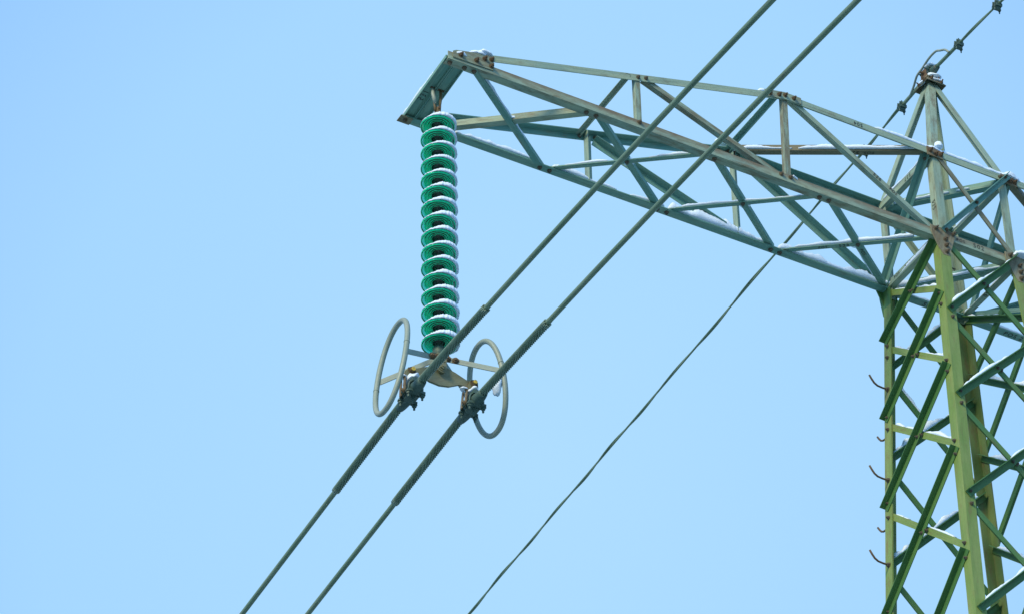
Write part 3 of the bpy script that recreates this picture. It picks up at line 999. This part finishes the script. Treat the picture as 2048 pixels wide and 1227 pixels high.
CL = [(-4.7613, 0.395, -3.092), (-4.2463, 0.395, -3.022)]
for i, c0 in enumerate(CL):
    side = ('left conductor cable of the pair, hanging below the insulator string, passing over the left clamp', 'right conductor cable of the pair, hanging below the insulator string, passing over the right clamp')[i]
    m = MB()
    ss = srange(-150, -20, 2.5)[:-1] + srange(-20, 12, 0.25)[:-1] + srange(12, 150, 2.5)
    m.tube([wire_pt(c0, s, **COND) for s in ss], 0.0205, 14)
    w = m.build('conductor_cable', [CABLEM], None, 0.1, label=side, category='cable', group='twin conductor cables')
    a0, a1 = ((-1.24, 1.34), (-1.23, 1.34))[i]
    m = MB()
    ss = srange(a0, a1, 0.008)
    rad = [0.0262] * len(ss)
    m.tube([wire_pt(c0, s, **COND) for s in ss], rad, 12 * 8, 0, False, True, 12, 0.0175, -2 * math.pi / 0.30)
    # loose rod ends at both tips
    for s0, sg in ((a0, -1), (a1, 1)):
        for k in range(14):
            t = 2 * math.pi * k / 14
            p = wire_pt(c0, s0, **COND); q = wire_pt(c0, s0 + sg * (0.012 + 0.02 * random.random()), **COND)
            d = (q - p).normalized(); a = d.orthogonal().normalized(); b = d.cross(a)
            o_ = (a * math.cos(t) + b * math.sin(t)) * 0.0255
            m.tube([p - d * 0.02 + o_, q + o_ * 1.08], 0.0055, 6)
    m.build('armour_rods', [RODM], w, 0.05)

    # suspension clamp hanging from the yoke end
    hook = V(((-4.77, 0.395, -2.912), (-4.244, 0.395, -2.842))[i])
    cl = empty('suspension_clamp', c0, label=('dark cast suspension clamp gripping the left conductor under the yoke\'s lower end', 'dark cast suspension clamp gripping the right conductor under the yoke\'s higher end')[i],
               category='clamp', group='suspension clamps on the conductors')
    # clevis around the yoke end
    m = MB()
    d0 = V(c0) - hook
    for s in (-1, 1):
        poly = [hook + V((-0.030, 0, 0.024)), hook + V((0.036, 0, 0.022)), hook + V((0.038, 0, -0.03)), hook + V((0.010, 0, -0.055)), hook + V((0.004, 0, -0.095)), hook + V((-0.040, 0, -0.10)), hook + V((-0.046, 0, -0.03))]
        m.prism([p + Y * s * 0.014 for p in poly], Y * s * 0.012)
    m.bolt(hook - Y * 0.027, -Y, 0.024, 0.014, 1)
    c_ = m.build('link_clevis', [YOKEM, RUSTB], cl, 0.3)
    m = MB()
    m.tube([hook - Y * 0.048 , hook - Y * 0.058], 0.016, 12)
    m.build('pin_head', [YELLOW], c_, 0.2)
    m = MB()
    base = V(c0)
    for s in (-1, 1):
        p0 = hook + V((-0.062, s * 0.030, -0.075)); p1 = V((base.x - 0.075, base.y + s * 0.030, base.z - 0.035))
        m.box((p0 + p1) / 2, (X, Y, (p1 - p0)), (0.004, 0.014, (p1 - p0).length / 2 + 0.012))
    m.bolt(hook + V((-0.068, -0.03, -0.075)), -X, 0.014, 0.01, 0)
    m.bolt(V((base.x - 0.081, base.y - 0.03, base.z - 0.035)), -X, 0.014, 0.01, 0)
    m.build('hanger_strap', [RUSTY, RUSTB], cl, 0.85)
    m = MB()                                 # boat shaped body around the rods
    ss = srange(-0.20, 0.20, 0.02)
    rr = [0.030 + 0.019 * (1 - (abs(s) / 0.2) ** 3) for s in ss]
    pts = [wire_pt(c0, s, **COND) + Z * (-0.006 - 0.010 * (abs(s) / 0.2) ** 2) for s in ss]
    m.tube(pts, rr, 18, 0)
    m.build('clamp_body', [CLAMPM], cl, 0.1)
    m = MB()                                 # keeper, U bolts and nuts
    t1 = (wire_pt(c0, 0.1, **COND) - wire_pt(c0, -0.1, **COND)).normalized()
    sx = t1.cross(Z).normalized(); sz = sx.cross(t1)
    m.box(base + sz * 0.048 - t1 * 0.02, (t1, sx, sz), (0.085, 0.038, 0.016))
    m.box(base - sz * 0.045, (t1, sx, sz), (0.045, 0.045, 0.016))
    for st in (-0.075, 0.065):
        q = base + t1 * st
        arc = [q + sx * 0.056 - sz * 0.07] + [q + sx * 0.056 * math.cos(a) + sz * 0.056 * math.sin(a) for a in [math.pi * k / 10 for k in range(11)]] + [q - sx * 0.056 - sz * 0.07]
        m.tube(arc, 0.009, 8)
        m.box(q - sz * 0.047, (t1, sx, sz), (0.022, 0.072, 0.009))
        for s in (-1, 1):
            m.bolt(q + sx * 0.056 * s - sz * 0.056, -sz, 0.018, 0.018, 0, 0.016)
    m.bolt(base + sx * 0.052 + t1 * -0.01, sx, 0.016, 0.015, 0, 0.015)
    m.bolt(base - sx * 0.05 + t1 * 0.01 - sz * 0.02, -sx, 0.017, 0.015, 0)
    m.tube([base - sx * 0.075 - sz * 0.005, base + sx * 0.075 - sz * 0.005], 0.019, 12)
    m.bolt(base - sz * 0.06 + t1 * -0.03, -sz, 0.013, 0.02, 0, 0.03)
    m.build('clamp_keeper', [CLAMPM], cl, 0.15)

# earth wire with a thin optical cable wound round it
EZ = (0.41, 0.40, 2.335)
m = MB()
ss = srange(-150, -20, 2.5)[:-1] + srange(-20, 30, 0.2)[:-1] + srange(30, 150, 2.5)
m.tube([wire_pt(EZ, s, **EARTH) for s in ss], 0.0095, 10)
ew = m.build('earth_wire', [CABLEM], None, 0.1, label='thin wavy earth wire with a second strand wound round it, over the tower peak', category='wire')
m = MB()
for (a, b) in ((-24, -0.48), (0.48, 40)):
    pts = []
    for s in srange(a, b, 0.05):
        p = wire_pt(EZ, s, **EARTH)
        t = (wire_pt(EZ, s + 0.05, **EARTH) - p).normalized()
        sx = t.cross(Z).normalized(); sz = sx.cross(t)
        ph = s * 2 * math.pi / 1.35 + 0.7 * math.sin(s * 0.9)
        pts.append(p + (sx * math.cos(ph) + sz * math.sin(ph)) * (0.0125 + 0.002 * math.sin(s * 2.3)))
    m.tube(pts, 0.0072, 8)
m.build('wound_strand', [CABLEM], ew, 0.1)
m = MB()
ss = srange(-0.48, 0.48, 0.05)
m.tube([wire_pt(EZ, s, **EARTH) for s in ss], 0.0165, 14)
m.build('armour_sleeve', [CABLEM], ew, 0.2)
# jumper bypassing the peak
m = MB()
pe = lambda s: wire_pt(EZ, s, **EARTH)
jp2 = [V(p) for p in [(0.372, 0.05, 2.289), (0.356, 0.08, 2.336), (0.347, 0.14, 2.373), (0.344, 0.2, 2.408), (0.343, 0.3, 2.409), (0.36, 0.43, 2.403), (0.361, 0.52, 2.386), (0.393, 0.62, 2.362), (0.414, 0.71, 2.335), (0.433, 0.77, 2.344)]]


def cat(P, n=8):
    out = []
    for i in range(len(P) - 1):
        p0, p1, p2, p3 = P[max(i - 1, 0)], P[i], P[i + 1], P[min(i + 2, len(P) - 1)]
        for k in range(n):
            t = k / n
            out.append(0.5 * ((2 * p1) + (p2 - p0) * t + (2 * p0 - 5 * p1 + 4 * p2 - p3) * t * t + (3 * p1 - p0 - 3 * p2 + p3) * t ** 3))
    out.append(P[-1])
    return out
m.tube(cat(jp2), 0.0105, 12)
m.build('jumper_wire', [RINGM], None, 0.1, label='short bent grey jumper rod bowed over the peak beside the earth wire', category='wire')
# suspension clamp of the earth wire on the peak bracket
m = MB()
b = V(EZ)
t1 = (pe(0.1) - pe(-0.1)).normalized(); sx = t1.cross(Z).normalized(); sz = sx.cross(t1)
ss = srange(-0.13, 0.12, 0.02)
m.tube([pe(s) - Z * 0.006 for s in ss], [0.022 + 0.018 * (1 - (abs(s) / 0.14) ** 2) for s in ss], 14)
m.box(b + sz * 0.035, (t1, sx, sz), (0.06, 0.03, 0.010))
m.box(b - sx * 0.045 - sz * 0.0, (t1, sx, sz), (0.05, 0.008, 0.035))
for s in (-0.05, 0.05):
    m.bolt(b + t1 * s + sz * 0.044, sz, 0.012, 0.012, 0, 0.015)
    m.bolt(b + t1 * s - sx * 0.052, -sx, 0.012, 0.012, 0, 0.012)
m.build('earth_wire_clamp', [CLAMPM], None, 0.3, label='dark cast clamp holding the earth wire on the tower peak', category='clamp')
# parallel groove clamps gripping wire and strand
lab = ['small dark wire clamp in the top right corner, highest on the earth wire', 'small dark wire clamp on the earth wire just above the jumper rod',
       'small dark wire clamp on the earth wire just below the peak', 'small dark wire clamp on the earth wire under the grey top bar of the arm']
proto = None
for i, s in enumerate((-1.10, -0.48, 0.48, 1.14)):
    p = pe(s)
    if proto is None:
        m = MB()
        c = V(p)
        t1 = (pe(s + 0.1) - pe(s - 0.1)).normalized(); sx = t1.cross(Z).normalized(); sz = sx.cross(t1)
        m.box(c - sz * 0.016, (t1, sx, sz), (0.038, 0.030, 0.014))
        m.box(c + sz * 0.018, (t1, sx, sz), (0.034, 0.026, 0.010))
        m.box(c - sz * 0.036 - t1 * 0.005, (t1, sx, sz), (0.020, 0.024, 0.010))
        for a_ in (-0.018, 0.018):
            m.bolt(c + sx * a_ * 1.9 - sz * 0.03 + t1 * a_, -sz, 0.012, 0.012, 0, 0.014)
            m.tube([c + t1 * a_ + sx * 0.03 - sz * 0.02, c + t1 * a_ + sx * 0.03 + sz * 0.022, c + t1 * a_ - sx * 0.03 + sz * 0.03, c + t1 * a_ - sx * 0.032 - sz * 0.02], 0.006, 8)
        m.bolt(c + sz * 0.026, sz, 0.013, 0.014, 0, 0.008)
        proto = m.build('wire_clamp', [CLAMPM], None, 0.2)
        poff = proto.location - (p + V((0, 0, GZ)))
        o = proto
    else:
        o = proto.copy()
        scene.collection.objects.link(o)
        o.location = p + V((0, 0, GZ)) + poff
    o['label'] = lab[i]; o['category'] = 'clamp'; o['group'] = 'clamps along the earth wire'


# ================================================================= snow
def fbm(x, y):
    return noise.noise(V((x, y, 0.3))) + 0.5 * noise.noise(V((x * 2.1, y * 2.1, 4.7))) + 0.3 * noise.noise(V((x * 5.3, y, 9.1)))


def snow_run(mb, P, Q, wid, h, cover=0.6, seed=0.0, side=None, f=7.0, lift=0.0):
    """a lumpy ridge of snow lying on a bar from P to Q"""
    P, Q = V(P), V(Q)
    ax = (Q - P)
    L = ax.length
    ax.normalize()
    side = V(side) if side is not None else ax.cross(Z)
    side = (side - ax * side.dot(ax)).normalized()
    upv = side.cross(ax)
    if upv.z < 0:
        upv = -upv
    n = max(4, int(L / 0.011))
    run = []

    def flush(run):
        if len(run) < 4:
            return
        k = 9
        vs = []
        for (c, w, hh, sd) in run:
            for j in range(k):
                t = math.pi * j / (k - 1)
                jj = 1 + 0.16 * noise.noise(V((c.x * 19 + j * 0.5 + sd, c.y * 19, c.z * 19))) + 0.08 * noise.noise(V((c.x * 60 + j * 1.3 + sd, c.y * 60, c.z * 60)))
                vs.append(c + side * (w * math.cos(t) * (0.9 + 0.1 * jj)) + upv * (hh * (math.sin(t) ** 0.7) * jj - (0.004 if j in (0, k - 1) else 0)))
        fs = []
        m_ = len(run)
        for i in range(m_ - 1):
            for j in range(k - 1):
                fs.append((i * k + j, i * k + j + 1, (i + 1) * k + j + 1, (i + 1) * k + j))
            fs.append((i * k, (i + 1) * k, (i + 1) * k + k - 1, i * k + k - 1))
        fs.append(tuple(range(k))); fs.append(tuple((m_ - 1) * k + j for j in range(k)))
        mb.add(vs, fs, 0, True)
    for i in range(n + 1):
        s = i / n * L
        v = fbm(s * f * 0.35 + seed * 17.3, seed * 3.1)
        a = (v + cover)
        fine = 0.9 + 0.28 * noise.noise(V((s * 11 + seed * 5, seed, 2))) + 0.16 * noise.noise(V((s * 47 + seed * 5, seed, 8)))
        edge = min(1, min(s, L - s) / 0.05 + 0.12)
        hh = h * min(1.5, max(0, a) * 1.25) * fine * edge ** 0.5
        if hh > h * 0.10:
            run.append((P + ax * s + Z * lift, wid * (0.62 + 0.38 * min(1, hh / h)) , hh, seed))
        else:
            flush(run); run = []
    flush(run)


def snow_lump(mb, c, rx, ry, rz, seed=0, flat=True):
    c = V(c)
    bm = bmesh.new()
    bmesh.ops.create_icosphere(bm, subdivisions=3, radius=1.0)
    vs = []
    for v in bm.verts:
        p = v.co.copy()
        d = 1 + 0.30 * noise.noise(p * 1.3 + V((seed, 0, 0))) + 0.15 * noise.noise(p * 3.5 + V((0, seed, 0))) + 0.07 * noise.noise(p * 8 + V((0, 0, seed)))
        p *= d
        if flat and p.z < -0.25:
            p.z = -0.25 + (p.z + 0.25) * 0.15
        vs.append(c + V((p.x * rx, p.y * ry, p.z * rz)))
    fs = [tuple(v.index for v in f.verts) for f in bm.faces]
    bm.free()
    mb.add(vs, fs, 0, True)


sn = MB()
# in the troughs of the lower chords, and on their tips
snow_run(sn, (-4.15, W - 0.04, 0.035), (-3.4, W - 0.04, 0.035), 0.036, 0.075, 0.8, 1)
snow_run(sn, (-3.25, W - 0.04, 0.03), (-2.2, W - 0.04, 0.03), 0.036, 0.068, 0.65, 2)
snow_run(sn, (-2.15, W - 0.04, 0.03), (-1.15, W - 0.04, 0.03), 0.036, 0.085, 0.8, 3)
snow_run(sn, (-1.08, W - 0.04, 0.03), (-0.05, W - 0.04, 0.03), 0.036, 0.07, 0.7, 4)
snow_run(sn, (-4.1, 0.04, 0.008), (-0.2, 0.04, 0.008), 0.034, 0.05, 0.5, 5)
snow_run(sn, (0.12, W - 0.04, 0.02), (T + 2.5, W - 0.04, 0.02), 0.034, 0.040, 0.4, 6)
snow_run(sn, (0.15, 0.04, 0.05), (T - 0.1, 0.04, 0.05), 0.032, 0.04, 0.25, 7)
# tip beam
snow_run(sn, (-4.605, 0.02, 0.040), (-4.575, W, 0.040), 0.046, 0.045, 0.9, 8)
snow_run(sn, (-4.505, 0.02, 0.040), (-4.475, W, 0.040), 0.046, 0.04, 0.9, 9)
snow_lump(sn, (-4.52, 0.05, 0.09), 0.10, 0.07, 0.045, 1)
snow_lump(sn, (-4.36, 0.03, 0.172), 0.075, 0.05, 0.036, 2)
snow_lump(sn, (-4.30, 0.02, 0.20), 0.06, 0.05, 0.03, 3)
# crossing bars of the bottom plane
for i in range(4):
    xs = [-4.38] + nodes + [-0.02]
    b0 = V((xs[i] + 0.045, W - 0.045, 0)); a1 = V((xs[i + 1] - 0.045, 0.045, 0))
    a0 = V((xs[i] + 0.045, 0.045, 0)); b1 = V((xs[i + 1] - 0.045, W - 0.045, 0))
    off = V((0.0, 0.0, 0.030)) if i else V((0.018, 0.026, 0.02))
    snow_run(sn, b0 + (a1 - b0) * 0.10 + off, a1 + (b0 - a1) * 0.1 + off, 0.026, 0.030, 0.55, 20 + i)
    dd_ = (b1 - a0).normalized(); pp_ = V((-dd_.y, dd_.x, 0))
    snow_run(sn, a0 + dd_ * 0.1 + Z * 0.030, b1 - dd_ * 0.10 + Z * 0.030, 0.018, 0.045, 0.25, 30 + i)
    snow_lump(sn, (a0 + b1) / 2 + V((0.03, 0.02, 0.035)), 0.05, 0.04, 0.035, 40 + i)
# top chords and bars
snow_run(sn, (-K - 0.25, 0.03, topz(-K - 0.25) + 0.004), (-K + 0.05, 0.03, H + 0.004), 0.034, 0.045, 0.7, 50)
snow_run(sn, (-K + 0.02, 0.03, H + 0.003), (-0.35, 0.03, H + 0.003), 0.030, 0.016, 0.1, 51)
snow_run(sn, (-0.55, 0.03, H + 0.003), (T + 0.5, 0.03, H + 0.003), 0.032, 0.042, 0.5, 52)
snow_run(sn, (-K - 0.1, W - 0.03, H + 0.003), (T + 0.5, W - 0.03, H + 0.003), 0.032, 0.028, 0.15, 53)
snow_run(sn, (-1.40, W - 0.09, H - 0.025), (-0.06, 0.03, H - 0.025), 0.026, 0.038, 0.4, 54, lift=0.01)
snow_lump(sn, (-K - 0.08, W - 0.05, H + 0.03), 0.10, 0.06, 0.06, 55)
snow_run(sn, (-1.50, 0.25, H - 0.01), (-1.50, W - 0.04, H - 0.01), 0.026, 0.055, 0.55, 56)
snow_lump(sn, (0.06, 0.05, H + 0.02), 0.10, 0.06, 0.040, 57)
snow_lump(sn, (0.10, 0.0, H + 0.06), 0.035, 0.035, 0.05, 58)
snow_lump(sn, (0.04, 0.045, 0.095), 0.12, 0.05, 0.04, 59)
snow_lump(sn, (T + 0.03, 0.04, H + 0.02), 0.11, 0.07, 0.06, 60)
snow_lump(sn, (T + 0.02, -0.03, 0.10), 0.085, 0.05, 0.05, 61)
snow_run(sn, (-1.44, -0.004, 0.078), (-1.36, 0.03, 0.05), 0.022, 0.045, 1.0, 62)
snow_run(sn, (0.03, 0.05, H - 0.01), (0.03, W - 0.03, H - 0.01), 0.026, 0.045, 0.55, 63)
snow_run(sn, (T - 0.03, 0.05, H - 0.01), (T - 0.03, W - 0.03, H - 0.01), 0.026, 0.03, 0.25, 64)
snow_run(sn, (T - 0.05, 0.05, H - 0.04), (0.08, W - 0.1, H - 0.04), 0.028, 0.04, 0.2, 65)
snow_run(sn, (T - 0.05, 0.05, 0.03), (0.08, W - 0.1, 0.03), 0.028, 0.045, 0.45, 66)
snow_run(sn, (0.02, 0.08, 0.03), (0.02, W - 0.06, 0.03), 0.026, 0.045, 0.6, 67)
snow_run(sn, (T - 0.02, 0.08, 0.03), (T - 0.02, W - 0.06, 0.03), 0.026, 0.04, 0.5, 68)
snow_lump(sn, (0.02, W - 0.06, 0.05), 0.06, 0.05, 0.04, 69)
# the peak
snow_lump(sn, (cx_ + 0.01, cy_ - 0.05, APZ + 0.025), 0.070, 0.060, 0.022, 70)
snow_lump(sn, (cx_ - 0.075, cy_ + 0.01, APZ - 0.025), 0.022, 0.045, 0.020, 71)
snow_lump(sn, (cx_ + 0.03, cy_ - 0.078, APZ - 0.022), 0.055, 0.020, 0.018, 72)
snow_lump(sn, (cx_ - 0.01, cy_ - 0.04, APZ + 0.15), 0.045, 0.05, 0.025, 73)
sn.build('snow', SNOW, kind='stuff', label='white snow lying on the bars and joints of the crossarm and tower head', category='snow')

# snow on the green bracing
sn = MB()
for i, o in enumerate(leg_braces):
    pass


def leg_snow(c0, c1, n, lev, outer, hgt, cov, seed0):
    for i in range(4):
        def node(c, z):
            h = heel(c[0], c[1], min(z, 0.03))
            return h + (Y * (0.055 if c[1] == 0 else -0.055) if abs(n.x) > 0.5 else X * (0.055 if c[0] == 0 else -0.055))
        P = node(c0, lev[i] - (0.045 if i else 0)); Q = node(c1, lev[i + 1] + 0.045)
        ax = (Q - P).normalized(); nn = (n - ax * n.dot(ax)).normalized(); d = nn.cross(ax)
        if d.z > 0:
            d = -d
        o = nn * (0.030 if outer else -0.042) - d * 0.03
        snow_run(sn, P + o + ax * 0.07, Q + o - ax * 0.04, 0.026, hgt, cov, seed0 + i, side=n)


leg_snow((0, 1), (0, 0), V((-1, 0, 0)), LEV_X, False, 0.030, 0.5, 100)
leg_snow((1, 1), (1, 0), V((1, 0, 0)), LEV_X, False, 0.036, 0.4, 110)
leg_snow((1, 0), (0, 0), V((0, -1, 0)), LEV_Y, True, 0.026, 0.35, 120)
leg_snow((0, 0), (1, 0), V((0, -1, 0)), LEV_Y, False, 0.022, 0.1, 130)
leg_snow((0, 1), (1, 1), V((0, 1, 0)), LEV_Y, True, 0.045, 0.15, 140)
leg_snow((1, 1), (0, 1), V((0, 1, 0)), LEV_Y, False, 0.05, 0.25, 150)
sn.build('snow', SNOW, kind='stuff', label='thin ridges of snow along the green braces between the tower legs', category='snow')

# snow on the insulator discs: thick on the near and right side of every disc
sn = MB()
vdir = V((fwd.x, fwd.y, 0)).normalized()
rdir = V((vdir.y, -vdir.x, 0))
for i in range(16):
    z = SZ0 - i * SP + 0.060
    c = V((SX, SY, z))
    n1, n2 = 110, 10
    vs = []
    grow = 0.75 + 0.5 * i / 15
    vary = 0.85 + 0.35 * random.random()
    a_lo, a_hi = -50 - 25 * random.random(), 152 + 18 * random.random()
    for a in range(n1 + 1):
        t = a / n1
        ang = math.radians(a_lo + (a_hi - a_lo) * t)      # from far right, round the near side, to the left
        deg = math.degrees(ang)
        thick = min(1, max(0.0, (a_hi - deg) / 85)) ** 0.8 * min(1, max(0.0, (deg - a_lo) / 45)) ** 0.7
        nn = noise.noise(V((ang * 2.0, i * 3.7, 0))) * 0.5 + noise.noise(V((ang * 6, i * 5.1, 2))) * 0.35
        jag = noise.noise(V((ang * 15, i * 2.3, 7))) + 0.6 * noise.noise(V((ang * 34, i * 1.3, 3)))
        hh = 0.005 + (0.020 + 0.030 * max(0, math.cos(ang - math.radians(38))) + 0.012 * nn) * thick * vary + 0.005 * jag * min(1, thick * 2)
        over = (0.006 + 0.013 * max(0, math.cos(ang - math.radians(5))) * grow + 0.004 * nn + 0.0015 * jag) * thick
        d = rdir * math.cos(ang) - vdir * math.sin(ang)
        zt = -0.056 + hh
        prof = [(0.062, -0.007), (0.075, max(-0.008, zt - 0.006)), (0.095, max(-0.016, zt + 0.001)), (0.110, max(-0.024, zt + 0.002)), (0.121 + over * 0.4, max(-0.033, zt - 0.001)), (0.130 + over, max(-0.041, -0.056 + hh * 0.78)), (0.1355 + over, max(-0.050, -0.056 + hh * 0.40)), (0.136 + over, -0.053 - 0.004 * grow * thick), (0.128, -0.041), (0.100, -0.021)]
        for r, zz in prof:
            jr = 1 + 0.03 * noise.noise(V((ang * 9, r * 60, i * 2.1)))
            vs.append(c + d * r * jr + Z * zz)
    fs = []
    for a in range(n1):
        for j in range(n2):
            fs.append((a * n2 + j, a * n2 + (j + 1) % n2, (a + 1) * n2 + (j + 1) % n2, (a + 1) * n2 + j))
    fs.append(tuple(range(n2))); fs.append(tuple(n1 * n2 + j for j in range(n2)))
    sn.add(vs, fs, 0, True)
sn.build('snow', SNOW, kind='stuff', label='snow caked on top of the green glass insulator discs', category='snow')
sn = MB()
t1 = (wire_pt(CL[0], 0.1, **COND) - wire_pt(CL[0], -0.1, **COND)).normalized()
for i, c0 in enumerate(CL):
    q = V(c0)
    snow_lump(sn, q - t1 * 0.02 + V((-0.012, 0, 0.085)), 0.045, 0.09, 0.045 if i == 0 else 0.03, 80 + i)
    snow_lump(sn, q + V((-0.08, -0.02, 0.10)), 0.03, 0.03, 0.015, 85 + i)
snow_lump(sn, (-4.125, 0.225, -2.895), 0.035, 0.065, 0.10, 90, flat=False)
sn.build('snow', SNOW, kind='stuff', label='small clumps of snow on the suspension clamps and right grading ring', category='snow')
